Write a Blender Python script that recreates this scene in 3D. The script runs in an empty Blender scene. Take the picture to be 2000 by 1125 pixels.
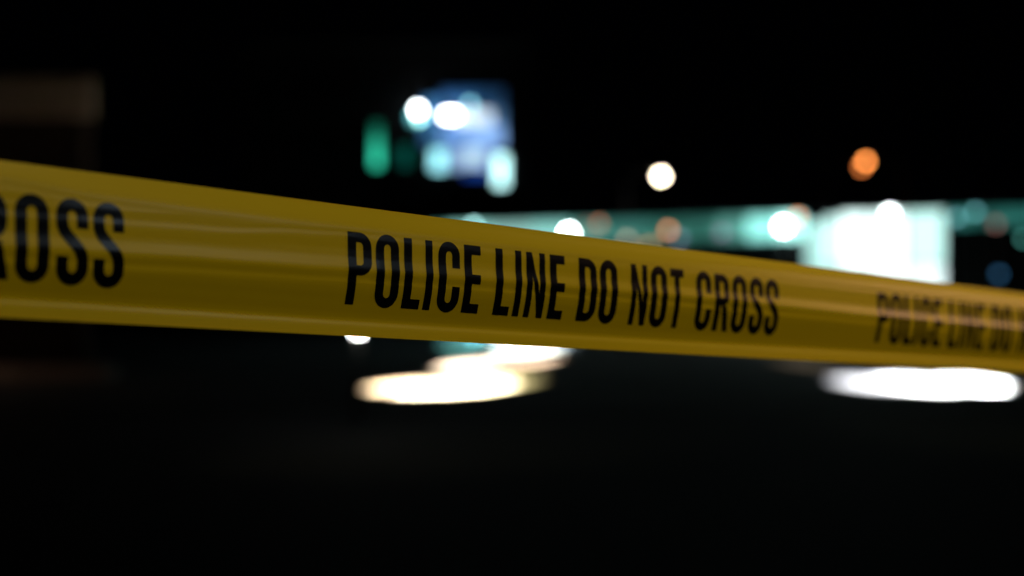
import bpy, bmesh, math, random
from mathutils import Vector, Matrix, noise

random.seed(7)
SC = bpy.context.scene
COL = SC.collection
R = math.radians

# ------------------------------------------------------------------ camera
W_REF, H_REF = 2000.0, 1125.0          # the photograph's frame, for reading directions
F_PX = 50.0 / 36.0 * W_REF
CAM_H = 1.30
HORIZON = 600.0
pitch = math.atan((HORIZON - H_REF / 2) / F_PX)
cd = bpy.data.cameras.new('camera')
cam = bpy.data.objects.new('camera', cd)
COL.objects.link(cam)
cam.location = (0, 0, CAM_H)
cam.rotation_euler = (math.pi / 2 + pitch, 0, 0)
cd.lens = 50
cd.sensor_width = 36
cd.clip_start = 0.05
cd.clip_end = 4000
cd.dof.use_dof = True
cd.dof.focus_distance = 0.855
cd.dof.aperture_fstop = 3.2
cd.dof.aperture_blades = 0
SC.camera = cam
CM = Matrix.Translation(cam.location) @ cam.rotation_euler.to_matrix().to_4x4()


def at(x, y, D):
    """world point seen in direction (x, y) of the photograph, D metres away along the view axis"""
    return CM @ Vector(((x - 1000) / F_PX * D, -(y - 562.5) / F_PX * D, -D))


def ground_x(x, Y):
    return (x - 1000) / F_PX * Y


# ------------------------------------------------------------------ world: moonless night
w = bpy.data.worlds.new('World')
SC.world = w
w.use_nodes = True
bg = w.node_tree.nodes['Background']
bg.inputs[0].default_value = (0.35, 0.5, 1.0, 1)
bg.inputs[1].default_value = 0.0002

SC.view_settings.view_transform = 'Standard'
SC.view_settings.look = 'None'
SC.view_settings.exposure = 0
SC.view_settings.gamma = 1
cy = SC.cycles
cy.use_adaptive_sampling = False
cy.use_denoising = True
try:
    cy.denoiser = 'OPENIMAGEDENOISE'
    cy.denoising_input_passes = 'RGB_ALBEDO_NORMAL'
    cy.denoising_prefilter = 'ACCURATE'
except Exception:
    pass
cy.max_bounces = 5
cy.diffuse_bounces = 2
cy.glossy_bounces = 3
cy.sample_clamp_indirect = 4
cy.caustics_reflective = False
cy.caustics_refractive = False


# ------------------------------------------------------------------ helpers
def tag(o, label=None, cat=None, group=None, kind=None):
    if label: o['label'] = label
    if cat: o['category'] = cat
    if group: o['group'] = group
    if kind: o['kind'] = kind
    return o


def empty(name, loc, rz=0):
    o = bpy.data.objects.new(name, None)
    COL.objects.link(o)
    o.location = loc
    o.rotation_euler = (0, 0, rz)
    return o


def link(name, bm, m, parent=None, smooth=False):
    me = bpy.data.meshes.new(name)
    bmesh.ops.recalc_face_normals(bm, faces=bm.faces)
    bm.to_mesh(me)
    bm.free()
    if smooth:
        for p in me.polygons: p.use_smooth = True
    me.materials.append(m)
    o = bpy.data.objects.new(name, me)
    COL.objects.link(o)
    if parent: o.parent = parent
    return o


def box(bm, x0, x1, y0, y1, z0, z1, bevel=0):
    r = bmesh.ops.create_cube(bm, size=1)
    vs = r['verts']
    for v in vs:
        v.co = Vector((x0 + (v.co.x + .5) * (x1 - x0), y0 + (v.co.y + .5) * (y1 - y0), z0 + (v.co.z + .5) * (z1 - z0)))
    if bevel:
        es = list({e for v in vs for e in v.link_edges})
        bmesh.ops.bevel(bm, geom=es, offset=bevel, segments=2, affect='EDGES')


def lathe(bm, prof, c=(0, 0, 0), n=20):
    rings = []
    for r, z in prof:
        if r < 1e-5:
            rings.append([bm.verts.new((c[0], c[1], c[2] + z))])
        else:
            rings.append([bm.verts.new((c[0] + r * math.cos(2 * math.pi * k / n), c[1] + r * math.sin(2 * math.pi * k / n), c[2] + z)) for k in range(n)])
    for a, b in zip(rings, rings[1:]):
        for k in range(n):
            q = (k + 1) % n
            if len(a) == 1 and len(b) == 1: continue
            if len(a) == 1: bm.faces.new((a[0], b[k], b[q]))
            elif len(b) == 1: bm.faces.new((a[k], a[q], b[0]))
            else: bm.faces.new((a[k], a[q], b[q], b[k]))


def tube(bm, pts, rad, n=10):
    pts = [Vector(p) for p in pts]
    rings = []
    for i, p in enumerate(pts):
        t = (pts[min(i + 1, len(pts) - 1)] - pts[max(i - 1, 0)]).normalized()
        up = Vector((0, 1, 0)) if abs(t.y) < .9 else Vector((1, 0, 0))
        a = t.cross(up).normalized()
        b = t.cross(a)
        rr = rad[i] if isinstance(rad, (list, tuple)) else rad
        rings.append([bm.verts.new(p + (a * math.cos(2 * math.pi * k / n) + b * math.sin(2 * math.pi * k / n)) * rr) for k in range(n)])
    for a, b in zip(rings, rings[1:]):
        for k in range(n):
            bm.faces.new((a[k], a[(k + 1) % n], b[(k + 1) % n], b[k]))
    bm.faces.new(rings[0]); bm.faces.new(list(reversed(rings[-1])))


def sphere_prof(r, n=10, squash=1.0):
    return [(r * math.sin(math.pi * k / n) if 0 < k < n else 0, -r * squash * math.cos(math.pi * k / n)) for k in range(n + 1)]


# ------------------------------------------------------------------ materials
def pbr(name, color, rough=.6, metal=0, noise_scale=None, noise_amt=.25, bump=0, spec=.5):
    m = bpy.data.materials.new(name)
    m.use_nodes = True
    nt = m.node_tree
    b = nt.nodes['Principled BSDF']
    b.inputs['Base Color'].default_value = (*color, 1)
    b.inputs['Roughness'].default_value = rough
    b.inputs['Metallic'].default_value = metal
    b.inputs['Specular IOR Level'].default_value = spec
    if noise_scale:
        tc = nt.nodes.new('ShaderNodeTexCoord')
        n = nt.nodes.new('ShaderNodeTexNoise')
        n.inputs['Scale'].default_value = noise_scale
        n.inputs['Detail'].default_value = 6
        nt.links.new(tc.outputs['Object'], n.inputs['Vector'])
        r = nt.nodes.new('ShaderNodeValToRGB')
        r.color_ramp.elements[0].position = .3
        r.color_ramp.elements[1].position = .7
        r.color_ramp.elements[0].color = (*[c * (1 - noise_amt) for c in color], 1)
        r.color_ramp.elements[1].color = (*[min(1, c * (1 + noise_amt)) for c in color], 1)
        nt.links.new(n.outputs['Fac'], r.inputs['Fac'])
        nt.links.new(r.outputs['Color'], b.inputs['Base Color'])
        if bump:
            bp = nt.nodes.new('ShaderNodeBump')
            bp.inputs['Strength'].default_value = bump
            bp.inputs['Distance'].default_value = .02
            nt.links.new(n.outputs['Fac'], bp.inputs['Height'])
            nt.links.new(bp.outputs['Normal'], b.inputs['Normal'])
    return m


_em = {}


def glow(color, strength):
    """a lit lens, tube or pane"""
    key = (tuple(color), strength)
    if key not in _em:
        m = bpy.data.materials.new('lit_surface')
        m.use_nodes = True
        b = m.node_tree.nodes['Principled BSDF']
        b.inputs['Base Color'].default_value = (*[.6 * c for c in color], 1)
        b.inputs['Roughness'].default_value = .3
        b.inputs['Emission Color'].default_value = (*color, 1)
        b.inputs['Emission Strength'].default_value = strength
        _em[key] = m
    return _em[key]


asphalt = pbr('asphalt', (.03, .03, .031), .9, noise_scale=60, noise_amt=.35, bump=.3, spec=.1)
paving = pbr('concrete_paving', (.10, .097, .09), .9, noise_scale=1.1, noise_amt=.35, bump=.15, spec=.1)
dark_steel = pbr('dark_painted_steel', (.03, .032, .035), .45, .3, noise_scale=12)
facade_dark = pbr('dark_facade', (.010, .010, .011), .9, noise_scale=2, spec=.05)
render_pale = pbr('pale_render', (.32, .27, .23), .85, noise_scale=3, bump=.1)
brick = pbr('brown_brick', (.012, .008, .006), .9, noise_scale=9, bump=.2, spec=.05)
dark_glass = pbr('dark_glass', (.01, .012, .014), .1)
white_paint = pbr('road_paint', (.5, .5, .47), .7, noise_scale=20)


# ------------------------------------------------------------------ the setting
bm = bmesh.new()
S = 900
vs = [bm.verts.new(p) for p in ((-S, -60, 0), (S, -60, 0), (S, 1500, 0), (-S, 1500, 0))]
bm.faces.new(vs)
tag(link('ground', bm, asphalt), kind='structure')

bm = bmesh.new()                                      # forecourt slab in front of the long shop
vs = [bm.verts.new(p) for p in ((-9, 19, .004), (24, 17, .004), (24, 44, .004), (-9, 50, .004))]
bm.faces.new(vs)
tag(link('forecourt_paving', bm, paving), kind='structure')

# ------------------------------------------------------------------ the barrier tape
TAPE_H = .075


def cam_pt(x, y, Z):
    return Vector(((x - 1000) / F_PX * Z, -(y - 562.5) / F_PX * Z, -Z))


def zc(x): return F_PX * TAPE_H / (307 - .0765 * x)


TA, TB = cam_pt(0, 313, zc(0)), cam_pt(2000, 573, zc(2000))     # top edge
BA, BB = cam_pt(0, 620, zc(0)), cam_pt(2000, 727, zc(2000))     # bottom edge
L01 = ((TB + BB) / 2 - (TA + BA) / 2).length
U_OFF = .201                                                     # the P of POLICE starts here


def edge_pts(u):
    t = (u + U_OFF) / L01
    return BA.lerp(BB, t), TA.lerp(TB, t)


_b0, _t0 = edge_pts(0)
_dir = ((TB + BB) / 2 - (TA + BA) / 2).normalized()
TAPE_N = (_t0 - _b0).normalized().cross(_dir)
if TAPE_N.z < 0: TAPE_N = -TAPE_N                                # towards the camera

# lengthwise creases: tilt of the film (degrees, up-facing positive) across its width
KN = [(0, 3), (.06, 3), (.085, 5), (.10, 12), (.112, 11), (.13, -4), (.16, -12), (.22, -15), (.32, -14), (.40, -12.5), (.43, -9.5), (.448, -1),
      (.46, -5), (.485, -11), (.51, -10), (.54, 2), (.56, 8.5), (.58, 10.5), (.60, 9), (.64, 3), (.69, 0), (.735, 0), (.758, 3), (.776, 10), (.79, 9), (.805, 3),
      (.83, 6), (.86, 15), (.90, 19), (.95, 20), (1, 18)]
# where the creases wander along the tape: (distance along it, shift of the mid crease, shift of the upper crease, shift of the top band)
WANDER = [(-.30, .09, .12, -.05), (-.20, .08, .115, -.05), (-.15, .07, .10, .0), (-.09, .05, .08, .01), (-.03, .04, .02, .015), (0, .03, .0, .015), (.17, .005, .0, .01),
          (.33, -.015, -.01, .0), (.60, .0, -.01, .0), (1.2, .02, .02, .0)]


def wander(u):
    if u <= WANDER[0][0]: return WANDER[0][1:]
    for p, q in zip(WANDER, WANDER[1:]):
        if u <= q[0]:
            t = (u - p[0]) / (q[0] - p[0]); t = t * t * (3 - 2 * t)
            return tuple(p[k] + (q[k] - p[k]) * t for k in (1, 2, 3))
    return WANDER[-1][1:]


def tilt(v, u, WN):
    x = u
    # creases wander along the tape
    wv = v
    m, h, t = WN
    # blend the three shifts by height
    k1 = max(0, min(1, (v - .15) / .2))
    k2 = max(0, min(1, (v + m - .60) / .10))
    k3 = max(0, min(1, (v + h * .6 - .79) / .05))
    wv += (m * k1) * (1 - k2) + (h * (1 - k3) + t * k3) * k2
    wv += .006 * math.sin(5.1 * x + 9 * v)
    wv = max(0, min(1, wv))
    a = 0
    for (v0, a0), (v1, a1) in zip(KN, KN[1:]):
        if v0 <= wv <= v1:
            t = (wv - v0) / (v1 - v0)
            t = t * t * (3 - 2 * t)
            a = a0 + (a1 - a0) * t
            break
    if u > .05: a -= 5 * min(1, (u - .05) / .2) * math.exp(-((v - .775) / .018) ** 2)
    if u > .15: a -= 7 * min(1, (u - .15) / .2) * math.exp(-((v - .885) / .03) ** 2)
    if u > .1: a -= 6 * min(1, (u - .1) / .2) * math.exp(-((v - .105) / .02) ** 2)
    if u < .02: a -= 3.5 * math.exp(-((v - .785 + (u * .35 if u < 0 else 0) * -1) / .03) ** 2)
    # fine stretch marks of the film
    a += 1.7 * noise.noise(Vector((x * 2.6, v * 17, 1.3))) + .8 * noise.noise(Vector((x * 4.0, v * 46, 7.7)))
    a += 1.6 * noise.noise(Vector((x * 1.4, v * 5, 4.1)))
    return a


NV = 150


def column_profile(u):
    d = [0.0]
    WN = wander(u)
    for k in range(NV):
        v = (k + .5) / NV
        d.append(d[-1] - math.tan(R(tilt(v, u, WN))) * TAPE_H / NV)
    # take out the mean lean so that both edges stay on their lines
    e = d[-1]
    return [x - e * k / NV for k, x in enumerate(d)]


U0, U1, DU = -1.35, 2.4, .004
NU = int((U1 - U0) / DU)
PROF = [column_profile(U0 + i * DU) for i in range(NU + 1)]


def disp(u, v):
    fu = (u - U0) / DU
    i = max(0, min(NU - 1, int(fu))); a = fu - i
    fv = v * NV
    j = max(0, min(NV - 1, int(fv))); b = fv - j
    p = PROF[i][j] * (1 - b) + PROF[i][j + 1] * b
    q = PROF[i + 1][j] * (1 - b) + PROF[i + 1][j + 1] * b
    return p * (1 - a) + q * a


def tape_pt(u, v, lift=0):
    b, t = edge_pts(u)
    return CM @ (b.lerp(t, v) + TAPE_N * (disp(u, v) + lift))


def tape_material():
    m = bpy.data.materials.new('yellow_polythene_film')
    m.use_nodes = True
    nt = m.node_tree
    b = nt.nodes['Principled BSDF']
    b.inputs['Base Color'].default_value = (.74, .476, .002, 1)
    b.inputs['Roughness'].default_value = .36
    b.inputs['Specular IOR Level'].default_value = .45
    tc = nt.nodes.new('ShaderNodeTexCoord')
    mp = nt.nodes.new('ShaderNodeMapping')
    mp.inputs['Scale'].default_value = (1, 1, 1)
    n = nt.nodes.new('ShaderNodeTexNoise')
    n.inputs['Scale'].default_value = 1
    n.inputs['Detail'].default_value = 3
    mp.inputs['Scale'].default_value = (5, 55, 1)
    nt.links.new(tc.outputs['UV'], mp.inputs['Vector'])
    nt.links.new(mp.outputs['Vector'], n.inputs['Vector'])
    r = nt.nodes.new('ShaderNodeMapRange')
    r.inputs['To Min'].default_value = .26
    r.inputs['To Max'].default_value = .35
    nt.links.new(n.outputs['Fac'], r.inputs['Value'])
    nt.links.new(r.outputs['Result'], b.inputs['Roughness'])
    # thin film lets a little light through
    tr = nt.nodes.new('ShaderNodeBsdfTranslucent')
    tr.inputs['Color'].default_value = (.75, .42, .02, 1)
    mx = nt.nodes.new('ShaderNodeMixShader')
    mx.inputs[0].default_value = .12
    out = nt.nodes['Material Output']
    nt.links.new(b.outputs[0], mx.inputs[1])
    nt.links.new(tr.outputs[0], mx.inputs[2])
    nt.links.new(mx.outputs[0], out.inputs[0])
    return m


def ink_material():
    m = pbr('black_printing_ink', (.002, .002, .0025), .25, spec=.5)
    return m


verts, faces, uvs = [], [], []
for i in range(NU + 1):
    u = U0 + i * DU
    b, t = edge_pts(u)
    for j in range(NV + 1):
        verts.append(CM @ (b.lerp(t, j / NV) + TAPE_N * PROF[i][j]))
for i in range(NU):
    for j in range(NV):
        a = i * (NV + 1) + j
        faces.append((a, a + NV + 1, a + NV + 2, a + 1))
me = bpy.data.meshes.new('police_tape')
me.from_pydata(verts, [], faces)
uvl = me.uv_layers.new(name='UVMap')
for p in me.polygons:
    p.use_smooth = True
    for li in p.loop_indices:
        vi = me.loops[li].vertex_index
        uvl.data[li].uv = (U0 + (vi // (NV + 1)) * DU, (vi % (NV + 1)) / NV)
me.materials.append(tape_material())
tape = bpy.data.objects.new('police_tape', me)
COL.objects.link(tape)
tag(tape, 'yellow plastic police line tape stretched across the foreground with black lettering', 'barrier tape')

# ---- lettering: condensed bold capitals as flat ink shapes that follow the film (units: mm, cap height H)
CH = 41.6
ST = 6.0
quads = []


def rect(x0, x1, y0, y1):
    ny = max(1, int((y1 - y0) / .6)); nx = max(1, int((x1 - x0) / 3))
    for i in range(nx):
        for j in range(ny):
            a, b = x0 + (x1 - x0) * i / nx, x0 + (x1 - x0) * (i + 1) / nx
            c, d = y0 + (y1 - y0) * j / ny, y0 + (y1 - y0) * (j + 1) / ny
            yield [(a, c), (b, c), (b, d), (a, d)]


def strip(outer, inner):
    """ribbon between two equally long point lists, split across its width"""
    for i in range(len(outer) - 1):
        for k in range(4):
            f = lambda p, q, t: (p[0] + (q[0] - p[0]) * t, p[1] + (q[1] - p[1]) * t)
            yield [f(outer[i], inner[i], k / 4), f(outer[i + 1], inner[i + 1], k / 4), f(outer[i + 1], inner[i + 1], (k + 1) / 4), f(outer[i], inner[i], (k + 1) / 4)]


def dense(pts, step=.6):
    out = [pts[0]]
    for a, b in zip(pts, pts[1:]):
        n = max(1, int(math.hypot(b[0] - a[0], b[1] - a[1]) / step))
        out += [(a[0] + (b[0] - a[0]) * k / n, a[1] + (b[1] - a[1]) * k / n) for k in range(1, n + 1)]
    return out


def pair_dense(o, i, step=.6):
    O, I = [o[0]], [i[0]]
    for k in range(len(o) - 1):
        L = max(math.dist(o[k], o[k + 1]), math.dist(i[k], i[k + 1]))
        n = max(1, int(L / step))
        for q in range(1, n + 1):
            O.append((o[k][0] + (o[k + 1][0] - o[k][0]) * q / n, o[k][1] + (o[k + 1][1] - o[k][1]) * q / n))
            I.append((i[k][0] + (i[k + 1][0] - i[k][0]) * q / n, i[k][1] + (i[k + 1][1] - i[k][1]) * q / n))
    return O, I


def arc(cx, cy, rx, ry, a0, a1, n=14):
    return [(cx + rx * math.cos(R(a0 + (a1 - a0) * k / n)), cy + ry * math.sin(R(a0 + (a1 - a0) * k / n))) for k in range(n + 1)]


def bowl(Wd, y0, y1, x_in, ro):
    """D-shaped bowl right of a stem, between y0 and y1; x_in = right side of the stem"""
    o = [(x_in, y1)] + arc(Wd - ro, y1 - ro * 1.05, ro, ro * 1.05, 90, 0) + arc(Wd - ro, y0 + ro * 1.05, ro, ro * 1.05, 0, -90) + [(x_in, y0)]
    ri = max(1.0, ro - ST)
    t = ST * .93
    i = [(x_in, y1 - t)] + arc(Wd - ST - ri, y1 - t - ri * 1.05, ri, ri * 1.05, 90, 0) + arc(Wd - ST - ri, y0 + t + ri * 1.05, ri, ri * 1.05, 0, -90) + [(x_in, y0 + t)]
    return strip(*pair_dense(o, i))


def letter(ch):
    H = CH; t = ST * .95
    if ch == 'I': return 5.4, list(rect(0, 5.4, 0, H))
    if ch == 'L': return 13.2, list(rect(0, ST, 0, H)) + list(rect(ST, 13.2, 0, t))
    if ch == 'E':
        return 13.4, list(rect(0, ST, 0, H)) + list(rect(ST, 13.4, 0, t)) + list(rect(ST, 13.4, H - t, H)) + list(rect(ST, 12.9, H * .5 - t * .5, H * .5 + t * .5))
    if ch == 'T': return 14.4, list(rect(4.5, 9.9, 0, H - t)) + list(rect(0, 14.4, H - t, H))
    if ch == 'P': return 17, list(rect(0, ST, 0, H)) + list(bowl(17, H * .41, H, ST, 8.6))
    if ch == 'D': return 17, list(rect(0, ST, 0, H)) + list(bowl(17, 0, H, ST, 8.8))
    if ch == 'R':
        q = list(rect(0, ST, 0, H)) + list(bowl(16.8, H * .45, H, ST, 8.4))
        y1 = H * .45
        n = 26
        for k in range(n):
            ya, yb = y1 * (1 - k / n), y1 * (1 - (k + 1) / n)
            xa, xb = 7.6 + 4.4 * (1 - ya / y1), 7.6 + 4.4 * (1 - yb / y1)
            q.append([(xa, ya), (xb, yb), (xb + ST, yb), (xa + ST, ya)])
        return 17.5, q
    if ch == 'N':
        Wn = 16.6
        q = list(rect(0, 5, 0, H)) + list(rect(Wn - 5, Wn, 0, H))
        n = 16
        up = lambda x: H - (x - 5) / (Wn - 5 - 5) * (H * .50) if True else 0
        top = lambda x: H - (x - 4.8) * H / (Wn - 5.6) * 1.0
        x0, x1 = 5, Wn - 5
        ttop = lambda x: max(0, min(H, H * 1.0 - (x - x0) * (H * .64) / (x1 - x0)))
        tbot = lambda x: max(0, min(H, H * .64 - (x - x0) * (H * .64) / (x1 - x0)))
        for k in range(n):
            xa, xb = x0 + (x1 - x0) * k / n, x0 + (x1 - x0) * (k + 1) / n
            m = 24
            for j in range(m):
                f = lambda x, s: tbot(x) + (ttop(x) - tbot(x)) * s
                q.append([(xa, f(xa, j / m)), (xb, f(xb, j / m)), (xb, f(xb, (j + 1) / m)), (xa, f(xa, (j + 1) / m))])
        return Wn, q
    if ch in 'OC':
        Wo = 17.0; ro = Wo / 2; ry = 8.6; ri = ro - ST; riy = ry - ST * .95
        o0 = [(Wo, ry + .01)] if False else []
        e = .6                                                       # overshoot
        if ch == 'O':
            o = arc(ro, H + e - ry, ro, ry, 0, 180) + arc(ro, -e + ry, ro, ry, 180, 360) + [(Wo, H + e - ry)]
            i = arc(ro, H + e - ry, ri, riy, 0, 180) + arc(ro, -e + ry, ri, riy, 180, 360) + [(Wo - ST, H + e - ry)]
        else:
            o = [(Wo, H * .635)] + arc(ro, H + e - ry, ro, ry, 0, 180) + arc(ro, -e + ry, ro, ry, 180, 360) + [(Wo, H * .365)]
            i = [(Wo - ST, H * .635)] + arc(ro, H + e - ry, ri, riy, 0, 180) + arc(ro, -e + ry, ri, riy, 180, 360) + [(Wo - ST, H * .365)]
        return Wo, list(strip(*pair_dense(o, i)))
    if ch == 'S':
        Ws = 16.6; h = ST / 2; cx = Ws / 2; rx = cx - h; ry = 5.6; e = .6
        c = [(Ws - h, H * .665)] + arc(cx, H + e - h - ry, rx, ry, 0, 180)
        yl = H + e - h - ry
        c += [(h, H * .73)]
        P0, P1, P2, P3 = (h, H * .73), (h, H * .55), (Ws - h, H * .47), (Ws - h, H * .27)
        for k in range(1, 17):
            s = k / 16
            c.append(tuple((1 - s) ** 3 * P0[z] + 3 * s * (1 - s) ** 2 * P1[z] + 3 * s * s * (1 - s) * P2[z] + s ** 3 * P3[z] for z in (0, 1)))
        c += arc(cx, -e + h + ry, rx, ry, 0, -180)
        c += [(h, H * .325)]
        c = [p for k, p in enumerate(c) if k == 0 or math.dist(p, c[k - 1]) > .05]
        c = dense(c, .8)
        o, i = [], []
        for k, p in enumerate(c):
            a, b = c[max(0, k - 1)], c[min(len(c) - 1, k + 1)]
            tx, ty = b[0] - a[0], b[1] - a[1]
            l = math.hypot(tx, ty)
            nx, ny = -ty / l, tx / l
            o.append((p[0] + nx * h, p[1] + ny * h)); i.append((p[0] - nx * h, p[1] - ny * h))
        return Ws, list(strip(o, i))
    return 0, []


LAYOUT = [('P', 0), ('O', 20), ('L', 40.8), ('I', 57.1), ('C', 67), ('E', 87.6), ('L', 113.5), ('I', 130.2), ('N', 139.8), ('E', 160.8),
          ('D', 187.4), ('O', 207.6), ('N', 238.4), ('O', 258.8), ('T', 279.4), ('C', 307.6), ('R', 328.4), ('O', 349.0), ('S', 369.6), ('S', 388.9)]
INK = ink_material()
GLYPH = {c: letter(c) for c, _ in LAYOUT}
V_BASE = .243
PERIOD = .5405


def print_line(shift):
    vs, fs, idx = [], [], {}
    for ch, x0 in LAYOUT:
        for q in GLYPH[ch][1]:
            f = []
            for (x, y) in q:
                key = (round(x0 + x, 3), round(y, 3))
                if key not in idx:
                    idx[key] = len(vs)
                    vs.append(tape_pt(shift + key[0] / 1000, V_BASE + key[1] / 1000 / TAPE_H, .00018))
                f.append(idx[key])
            if len(set(f)) >= 3:
                g = []
                for z in f:
                    if z not in g: g.append(z)
                fs.append(g)
    me = bpy.data.meshes.new('printed_lettering')
    me.from_pydata(vs, [], fs)
    me.validate()
    n = (CM.to_3x3() @ TAPE_N)
    bm = bmesh.new(); bm.from_mesh(me)
    for f in bm.faces:
        f.smooth = True
    bmesh.ops.recalc_face_normals(bm, faces=bm.faces)
    for f in bm.faces:
        f.normal_update()
        if f.normal.dot(n) < 0: f.normal_flip()
    bm.to_mesh(me); bm.free()
    me.materials.append(INK)
    o = bpy.data.objects.new('printed_lettering', me)
    COL.objects.link(o)
    o.parent = tape
    return o


for shift in (-.5443, 0, .5405, 1.081):
    print_line(shift)


# ------------------------------------------------------------------ lamps
def lamp_light(parent, kind, loc, energy, color, size=.05, spot=None, blend=.6, aim=None):
    ld = bpy.data.lights.new('added_light', kind)
    ld.energy = energy
    ld.color = color
    ld.shadow_soft_size = size
    if kind == 'SPOT':
        ld.spot_size = R(spot)
        ld.spot_blend = blend
    o = bpy.data.objects.new('added_light', ld)
    COL.objects.link(o)
    o.parent = parent
    o.location = loc
    if aim is not None:
        o.rotation_euler = Vector(aim).to_track_quat('-Z', 'Y').to_euler()
    return o


def post_lamp(x, y, D, r_px, color, strength, label, group=None, light=None):
    """straight lamp post with a glass globe; globe seen at (x, y)"""
    p = at(x, y, D)
    r = r_px * D / F_PX
    root = empty('post_lamp', (p.x, p.y, 0))
    tag(root, label, 'lamp post', group)
    h = p.z
    pr = max(.025, min(.06, h * .014))
    bm = bmesh.new()
    lathe(bm, [(0, .02), (pr * 1.6, .02), (pr * 1.6, .35), (pr, .42), (pr * .7, h - r * 1.25), (0, h - r * 1.25)], n=12)
    link('post', bm, dark_steel, root, True)
    bm = bmesh.new()
    lathe(bm, [(0, 0), (pr * 2.8, 0), (pr * 2.8, .02), (0, .02)], n=12)
    link('base_plate', bm, dark_steel, root)
    bm = bmesh.new()
    lathe(bm, [(0, -r * 1.24), (pr, -r * 1.24), (r * .6, -r * .8), (r * .62, -r * .72), (0, -r * .72)], (0, 0, h), 14)
    link('collar', bm, dark_steel, root, True)
    bm = bmesh.new()
    lathe(bm, [(r * math.sin(math.pi * k / 12) if 0 < k < 12 else 0, -r * math.cos(math.pi * k / 12)) for k in range(13)], (0, 0, h), 20)
    link('globe', bm, glow(color, strength), root, True)
    return root


def arm_lamp(x, y, D, r_px, color, strength, label, group=None, side=1, head_dark=True):
    """road lamp: tapered column, curved arm, shallow head with a bowl lens seen at (x, y)"""
    p = at(x, y, D)
    r = r_px * D / F_PX
    arm = 1.5
    root = empty('street_lamp', (p.x + side * arm, p.y, 0))
    tag(root, label, 'street lamp', group)
    h = p.z + r * .5
    bm = bmesh.new()
    lathe(bm, [(0, .02), (.11, .02), (.11, 1.1), (.075, 1.2), (.05, h - .35), (0, h - .35)], n=12)
    link('column', bm, dark_steel, root, True)
    bm = bmesh.new()
    lathe(bm, [(0, 0), (.2, 0), (.2, .02), (0, .02)], n=12)
    link('base_plate', bm, dark_steel, root)
    bm = bmesh.new()
    tube(bm, [(0, 0, h - .36), (0, 0, h - .1), (-side * .12, 0, h + .02), (-side * .4, 0, h + .09), (-side * (arm - .35), 0, h + .12)], .032)
    link('arm', bm, dark_steel, root, True)
    bm = bmesh.new()
    box(bm, -side * arm - .36, -side * arm + .36, -.14, .14, h + .04, h + .16, .04)
    link('lamp_head', bm, dark_steel, root)
    bm = bmesh.new()
    lathe(bm, sphere_prof(r, 10, .9), (-side * arm, 0, p.z), 20)
    link('lens', bm, glow(color, strength), root, True)
    return root


WARM = (1, .80, .55)
COOL = (.80, .92, 1)
arm_lamp(1291, 344, 62, 7, (1, .84, .62), 34, 'tall street lamp giving off a warm white light, alone above the middle of the tape', side=-1)
arm_lamp(1691, 315, 58, 5.5, (1, .30, .065), 16, 'upper and brighter of the two orange street lamps at right', 'pair of orange street lamps')
arm_lamp(1683, 327, 66, 5.5, (1, .26, .06), 6, 'dimmer orange street lamp just below the brighter orange one', 'pair of orange street lamps', side=-1)
post_lamp(1111, 456, 44, 8, (.85, 1, .98), 40, 'white globe lamp whose glow is cut by the top edge of the tape')
post_lamp(1530, 443, 42, 8.5, (.85, 1, .97), 45, 'bright white globe lamp left of the lit glass shopfront')
G = 'small amber globe lamps in front of the teal sign band'
post_lamp(1170, 437, 40, 6, (1, .33, .15), 1.9, 'faint brown globe lamp, leftmost of the amber ones over the teal band', G)
post_lamp(1146, 440, 43, 6, (1, .42, .24), .35, 'barely lit brown globe lamp beside the leftmost amber one', G)
post_lamp(1225, 468, 38, 6, (1, .72, .5), 2.2, 'pale tan globe lamp half sunk behind the tape edge', G)
post_lamp(1268, 479, 41, 6, (1, .66, .32), 2.4, 'lowest tan globe lamp, its upper arc just above the tape', G)
post_lamp(1305, 450, 39, 6, (1, .34, .12), 5.0, 'strongest amber globe lamp over the teal band', G)
post_lamp(1327, 465, 43, 6, (.5, .7, 1), 1.2, 'greyish blue globe lamp right beside the strongest amber one')
post_lamp(1410, 455, 44, 6, (.8, .5, .85), .9, 'faint mauve globe lamp over the darkest part of the teal band')
post_lamp(1558, 424, 45, 6, (1, .30, .1), 5.5, 'brown glowing globe lamp peeping out above the bright white one')
post_lamp(1738, 418, 43, 7, (.9, 1, 1), 25, 'white globe lamp standing in front of the top of the lit glass shopfront')
post_lamp(1868, 426, 46, 6, (.35, .9, 1), 1.7, 'teal globe lamp at the right end of the lit glass shopfront')
post_lamp(1905, 414, 47, 6, (.30, .9, .95), 1.9, 'higher teal globe lamp right of the lit glass shopfront')
post_lamp(1945, 438, 40, 6, (1, .42, .36), .9, 'faint reddish globe lamp near the right edge')
post_lamp(2000, 466, 42, 6, (.2, .9, .75), 1.2, 'teal globe lamp cut by the right edge of the picture')
post_lamp(1951, 536, 36, 6, (.12, .45, .9), .75, 'dim blue globe lamp low at the right just above the tape')
post_lamp(925, 442, 48, 6, (.5, 1, .98), 7, 'pale teal globe lamp at the left end of the teal band')
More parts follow.
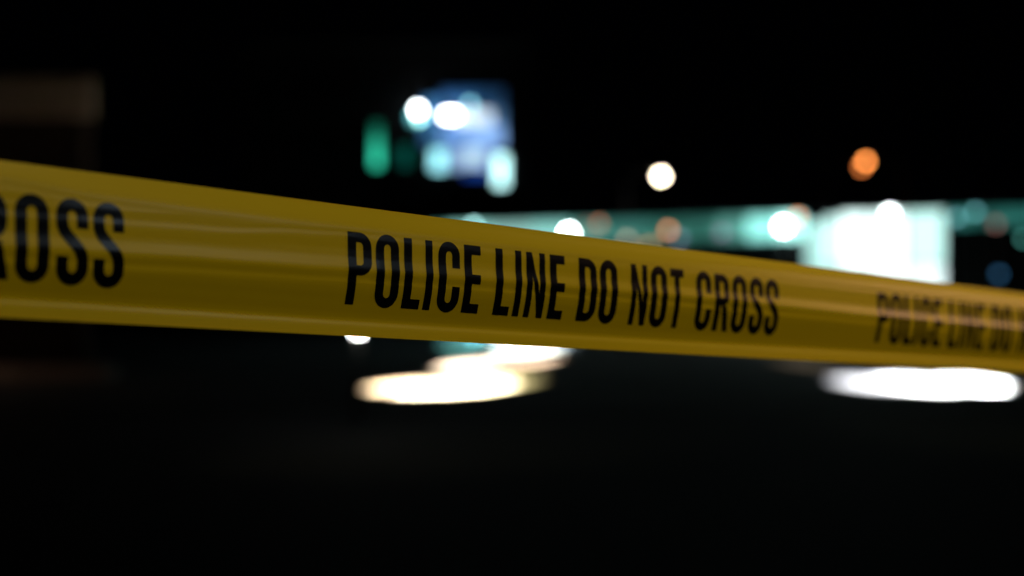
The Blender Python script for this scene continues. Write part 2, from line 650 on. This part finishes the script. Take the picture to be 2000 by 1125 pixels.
# low bollard whose head hides behind the tape
p = at(700, 638, 16)
root = tag(empty('bollard_light', (p.x, p.y, 0)), 'low bollard light with a white head just under the tape', 'bollard light')
bm = bmesh.new(); lathe(bm, [(0, .01), (.045, .01), (.045, p.z - .07), (0, p.z - .07)], n=16)
link('post', bm, pbr('grey_paint', (.25, .26, .24), .5), root, True)
bm = bmesh.new(); lathe(bm, [(0, p.z + .07), (.07, p.z + .07), (.055, p.z + .10), (0, p.z + .11)], n=16)
link('cap', bm, dark_steel, root, True)
bm = bmesh.new(); lathe(bm, [(0, -.07), (.04, -.07), (.04, .065), (0, .065)], (0, 0, p.z), 16)
link('lens', bm, glow((1, 1, .95), 40), root, True)


# two unseen floodlight masts, added just outside the frame; their narrow beams rake across the paving and make the pools of light
def added_flood_mast(x, y, h, floods, label):
    root = tag(empty('added_floodlight_mast', (x, y, 0)), label, 'added floodlight mast')
    bm = bmesh.new()
    lathe(bm, [(0, .02), (.12, .02), (.12, .9), (.09, 1), (.06, h), (0, h)], n=14)
    link('mast', bm, dark_steel, root, True)
    bm = bmesh.new(); lathe(bm, [(0, 0), (.22, 0), (.22, .02), (0, .02)], n=14)
    link('base_plate', bm, dark_steel, root)
    n = len(floods)
    bm = bmesh.new(); box(bm, -.28 * n / 2 - .05, .28 * n / 2 + .05, -.04, .04, h + .003, h + .08)
    link('crossbar', bm, dark_steel, root)
    for i, (px, py, color, energy, cone, blend) in enumerate(floods):
        D = CAM_H * F_PX / (py - HORIZON)
        ox = (i - (n - 1) / 2) * .28
        d = Vector((ground_x(px, D), D, 0)) - Vector((x + ox, y, h + .22))
        q = d.to_track_quat('-Z', 'Y').to_matrix().to_4x4()
        bm = bmesh.new()
        lathe(bm, [(0, .09), (.05, .08), (.10, 0), (.11, -.01), (.10, -.01), (.04, .06), (0, .065)], n=16)
        bmesh.ops.transform(bm, matrix=Matrix.Translation((ox, 0, h + .22)) @ q, verts=bm.verts)
        link('floodlight', bm, dark_steel, root, True)
        lamp_light(root, 'SPOT', Vector((ox, 0, h + .22)) + d.normalized() * .03, energy, color, .03, cone, blend, d)
    return root


added_flood_mast(-5.0, 8, 5.2, [
    (785, 755, (1, .74, .47), 3600000, 3.3, .8),
    (850, 759, (1, .82, .56), 6000000, 3.9, .6),
    (920, 756, (1, .84, .54), 6500000, 4.2, .7),
    (970, 748, (.95, .82, .38), 1100000, 4.2, .9),
    (920, 717, (1, .78, .60), 7500000, 3.2, .6),
    (1040, 677, (.80, 1, 1), 28000000, 3.2, .5),
    (925, 668, (.30, 1, .95), 7000000, 2.8, .6),
    (850, 880, (1, .85, .35), 90, 34, 1),
    (1038, 701, (1, .72, .50), 6000000, 2.7, .7)], 'added unseen floodlight mast left of the frame with warm lamps')
added_flood_mast(5.6, 8, 5.2, [
    (1895, 751, (.93, .97, 1), 7000000, 4.4, .4),
    (1795, 751, (.93, .97, 1), 6500000, 5.0, .6),
    (1705, 749, (.85, .88, 1), 1500000, 4.8, .9),
    (1990, 850, (.85, .85, .35), 130, 30, 1),
    (1570, 708, (1, .75, .5), 120000, 3.4, .9)], 'added unseen floodlight mast right of the frame with cold lamps')

# ------------------------------------------------------------------ long low shop with teal sign band
PL = at(830, 438, 60.5); PR = at(2060, 404, 49.5)
ax = Vector((PR.x - PL.x, PR.y - PL.y, 0)); LEN = ax.length; ax.normalize()
shop = empty('shop_building', (PL.x, PL.y, 0), math.atan2(ax.y, ax.x))
tag(shop, 'long low shop with a teal lit sign band and a brilliant white glass shopfront', 'shop')
TOP = 1.3 + 3.54


def s_of(x):
    """distance along the facade seen at picture column x"""
    k = (x - 1000) / F_PX
    # PL + s*ax  has X = k*Y
    return (k * PL.y - PL.x) / (ax.x - k * ax.y)


bm = bmesh.new(); box(bm, 0, LEN, .3, 9, 0, TOP - .02)
link('wall', bm, facade_dark, shop)
bm = bmesh.new(); box(bm, -.15, LEN + .15, .1, 9.2, TOP - .02, TOP + .06)
link('roof', bm, dark_steel, shop)


def panel(name, x0, x1, z0, z1, color, strength, y=.0, t=.12):
    a, b = s_of(x0), s_of(x1)
    bm = bmesh.new(); box(bm, a + .01, b - .01, y, y + t, z0, z1)
    return link(name, bm, glow(color, strength), shop)


band = [(835, 870, .22, (.3, 1, .9)), (870, 960, .95, (.42, 1, .9)), (960, 1040, .62, (.5, 1, .9)), (1040, 1110, .75, (.4, 1, .9)), (1110, 1180, .3, (.3, 1, .85)),
        (1180, 1260, .14, (.25, 1, .85)), (1260, 1340, .09, (.22, 1, .8)), (1340, 1400, .10, (.22, 1, .8)), (1400, 1460, .32, (.3, 1, .85)),
        (1460, 1520, 1.3, (.35, 1, .9)), (1520, 1572, 2.8, (.45, 1, .92))]
for x0, x1, s, c in band:
    panel('sign_panel', x0, x1, TOP - .95, TOP - .08, c, s)
for x0, x1, s in ((1850, 1900, .18), (1900, 1950, .10), (1950, 2055, .14)):
    panel('sign_panel', x0, x1, TOP - .62, TOP - .08, (.15, 1, .85), s)
# glass shopfront
for x0, x1, z0, z1, s, c in ((1572, 1610, 2.9, TOP - .38, 1.0, (.55, 1, .93)), (1610, 1640, 2.9, TOP - .2, 1.5, (.65, 1, .95)), (1640, 1700, 2.9, TOP - .08, 2.2, (.75, 1, .96)), (1700, 1770, 2.9, TOP - .08, 2.2, (.75, 1, .96)),
                             (1770, 1846, 2.9, TOP - .08, 1.4, (.6, 1, .93)), (1575, 1640, .3, 2.82, 1.15, (.6, 1, .93)), (1640, 1700, .3, 2.82, 1.8, (.8, 1, .97)),
                             (1700, 1770, .3, 2.82, 2.4, (.85, 1, 1)), (1770, 1846, .3, 2.82, 1.6, (.8, 1, 1))):
    panel('shop_window', x0, x1, z0, z1, c, s, .06, .1)
for x in (1572, 1640, 1700, 1770, 1846):
    s = s_of(x)
    bm = bmesh.new(); box(bm, s - .04, s + .04, .0, .2, .3, TOP - .08)
    link('mullion', bm, dark_steel, shop)
bm = bmesh.new(); box(bm, s_of(1565), s_of(1852), .0, .25, 0, .29)
link('plinth', bm, facade_dark, shop)
for x0, x1, s in ((880, 950, .25), (985, 1085, .5), (1150, 1230, .1), (1300, 1390, .06)):
    panel('shop_window', x0, x1, .6, 2.9, (.6, 1, .97), s, .12, .12)

# ------------------------------------------------------------------ dark office block with lit upper floor
OD = 74.0
po = at(560, 600, OD)
office = empty('office_building', (0, po.y, 0))
tag(office, 'dark tall office block with a patch of blue lit upper windows and a green sign', 'office building')


def oX(x): return (x - 1000) / F_PX * OD


def oZ(y): return CAM_H + (HORIZON - y) / F_PX * OD


bm = bmesh.new(); box(bm, oX(470), oX(1030), .35, 16, 0, oZ(90))
link('wall', bm, facade_dark, office)
bm = bmesh.new(); box(bm, oX(464), oX(1036), .25, 16.1, oZ(90), oZ(90) + .25)
link('parapet', bm, dark_steel, office)


def pane(x0, x1, y0, y1, c, s, name='lit_window', y=.1, t=.15):
    bm = bmesh.new(); box(bm, oX(x0) + .02, oX(x1) - .02, y, y + t, oZ(y1) + .02, oZ(y0) - .02)
    return link(name, bm, glow(c, s), office)


pane(859, 912, 172, 206, (.1, .36, .9), .035)
pane(912, 985, 172, 206, (.12, .42, 1), .07)
pane(890, 962, 214, 242, (.72, .86, 1), 1.3)
pane(962, 985, 206, 244, (.2, .5, 1), .30)
pane(862, 912, 244, 285, (.2, .45, 1), .55)
pane(912, 985, 244, 285, (.28, .52, 1), 1.05)
pane(842, 870, 292, 332, (.35, .9, 1), 2.0)
pane(874, 905, 285, 330, (.38, .6, 1), .70)
pane(905, 945, 285, 325, (.55, .8, 1), 1.1)
pane(945, 964, 285, 330, (.3, .5, 1), .6)
pane(905, 960, 330, 345, (.03, .15, .9), .35)
pane(966, 990, 302, 362, (.55, 1, 1), 3.0)
pane(826, 857, 190, 240, (.1, .4, .9), .16)  # dim glowing pane added as bluish haze beside the lit windows
pane(822, 860, 246, 284, (.12, .42, .9), .16)  # same haze, lower down
pane(780, 800, 285, 325, (.02, 1, .75), .06)
pane(800, 822, 215, 240, (.2, .9, 1), .45)
for x0, y0, x1, y1 in ((500, 150, 540, 200), (560, 150, 600, 200), (620, 150, 660, 200), (500, 260, 540, 310), (560, 260, 600, 310), (620, 260, 660, 310), (680, 150, 720, 200), (740, 150, 790, 200),
                       (500, 370, 540, 420), (560, 370, 600, 420), (620, 370, 660, 420), (700, 370, 740, 420), (780, 370, 830, 420)):
    bm = bmesh.new(); box(bm, oX(x0), oX(x1), .28, .36, oZ(y1), oZ(y0))
    link('window', bm, dark_glass, office)
for y in (207, 287, 364):
    bm = bmesh.new(); box(bm, oX(840), oX(1000), .04, .34, oZ(y) - .08, oZ(y) + .0)
    link('floor_band', bm, dark_steel, office)

# green upright sign, a thing of its own on the wall
sign = tag(empty('vertical_sign', (oX(735), po.y, oZ(325))), 'upright green lit sign on the dark office block left of its blue windows', 'sign')
bm = bmesh.new(); box(bm, -.25, .25, .12, .34, 0, oZ(240) - oZ(325))
link('casing', bm, dark_steel, sign)
zt = oZ(240) - oZ(325)
for z0, z1, s in ((.0, .35, 1.25), (.35, .62, .8), (.62, .8, .35), (.8, 1, .12)):
    bm = bmesh.new(); box(bm, -.2, .2, .04, .12, zt * z0 + .01, zt * z1 - .01)
    link('sign_panel', bm, glow((.05, 1, .62), s), sign)


def wall_light(x, y, r_px, c, s, label, w_px=0):
    o = tag(empty('wall_light', (oX(x), po.y - .25, oZ(y))), label, 'wall light')
    r = r_px * OD / F_PX
    bm = bmesh.new()
    if w_px:
        tube(bm, [(-w_px / 2 * OD / F_PX, 0, 0), (w_px / 2 * OD / F_PX, 0, 0)], r, 14)
    else:
        lathe(bm, sphere_prof(r, 10), n=20)
    link('lens', bm, glow(c, s), o, True)
    bm = bmesh.new(); box(bm, -r * 1.2, r * 1.2, r * .9, .33, -r * .5, r * .5)
    link('bracket', bm, dark_steel, o)
    return o


wall_light(817, 215, 6.3, (.92, 1, 1), 30, 'round white wall light at the left end of the blue lit windows')
wall_light(820, 230, 6, (.45, 1, .95), 9, 'round pale teal wall light just below the round white one')
wall_light(879, 226, 6, (.92, .97, 1), 22, 'short white tube light beside the round white wall light', 26)
wall_light(918, 205, 6, (.3, .8, .95), 4.6, 'round teal wall light above the palest blue window')

# ------------------------------------------------------------------ dim building at the left edge
LD = 26.0
house = tag(empty('brick_building', (0, LD, 0)), 'dim brown building at the left edge with pale parapet bands', 'building')
lx = lambda x: (x - 1000) / F_PX * LD
lz = lambda y: CAM_H + (HORIZON - y) / F_PX * LD
bm = bmesh.new(); box(bm, lx(-500), lx(150), .3, .9, 0, lz(140))
link('wall', bm, brick, house)
bm = bmesh.new(); box(bm, lx(-500), lx(175), .0, .3, lz(225), lz(150))
link('balcony_front', bm, render_pale, house)
bm = bmesh.new(); box(bm, lx(-500), lx(225), -.5, .3, 0, lz(715))
link('plinth', bm, render_pale, house)
for x0, x1 in ((-180, -60), (20, 130)):
    bm = bmesh.new(); box(bm, lx(x0), lx(x1), .22, .31, lz(520), lz(330))
    link('window', bm, dark_glass, house)
wl = tag(empty('added_lantern', (lx(-130), LD - .1, lz(470))), 'added unseen warm lantern to light the brown building at the left edge', 'lantern')  # lantern added out of view to light the dim building
bm = bmesh.new(); lathe(bm, sphere_prof(.07, 8), n=14)
link('globe', bm, glow((1, .6, .35), 6), wl, True)
bm = bmesh.new(); tube(bm, [(0, .39, .0), (0, .2, .12), (0, 0, .12), (0, 0, .06)], .012, 8)
link('bracket', bm, dark_steel, wl, True)
lamp_light(wl, 'POINT', (0, -2.0, -.9), 15, (1, .62, .42), .1)  # added light, set well out from the lantern to reach plinth and balcony

# ------------------------------------------------------------------ unseen lamps added beside and behind the camera to light the tape


def added_side_lamp(x, y, h, color, energy, label, size=.25, target=(0, .95, 1.33), cone=40):
    root = tag(empty('street_lamp', (x, y, 0)), label, 'street lamp')  # added lamp on a post, out of view, aimed at the tape
    bm = bmesh.new(); lathe(bm, [(0, .02), (.07, .02), (.07, .8), (.05, .9), (.04, h - .1), (0, h - .1)], n=14)
    link('column', bm, dark_steel, root, True)
    bm = bmesh.new(); lathe(bm, [(0, 0), (.16, 0), (.16, .02), (0, .02)], n=14)
    link('base_plate', bm, dark_steel, root)
    bm = bmesh.new(); lathe(bm, [(0, .12), (size * .9, .10), (size, .05), (0, .05)], (0, 0, h + size), 20)
    link('cap', bm, dark_steel, root, True)
    d = Vector(target) - Vector((x, y, h))
    lamp_light(root, 'SPOT', (0, 0, h), energy, color, size, cone, .8, d)
    return root


added_side_lamp(3.7, 2.15, 1.95, (1, .50, .28), 34, 'added unseen short warm lamp to the right, for the sheen on the tape', .26, (.8, 1.5, 1.3), 16)
added_side_lamp(3.3, 2.7, 4.3, (1, .76, .42), 370, 'added unseen tall warm lamp to the right, brightening the right part of the tape', .2, (.75, 1.5, 1.3), 20)
added_side_lamp(5.6, -.9, 2.95, (.70, .86, 1), 27, 'added unseen cool white lamp behind the camera to the right, for highlights on the tape', .42, cone=30)
added_side_lamp(1.9, -1.0, 4.6, (1, .97, .84), 195, 'added unseen tall lamp behind the camera, main light on the tape', .2, (.3, 1.0, 1.3), 45)
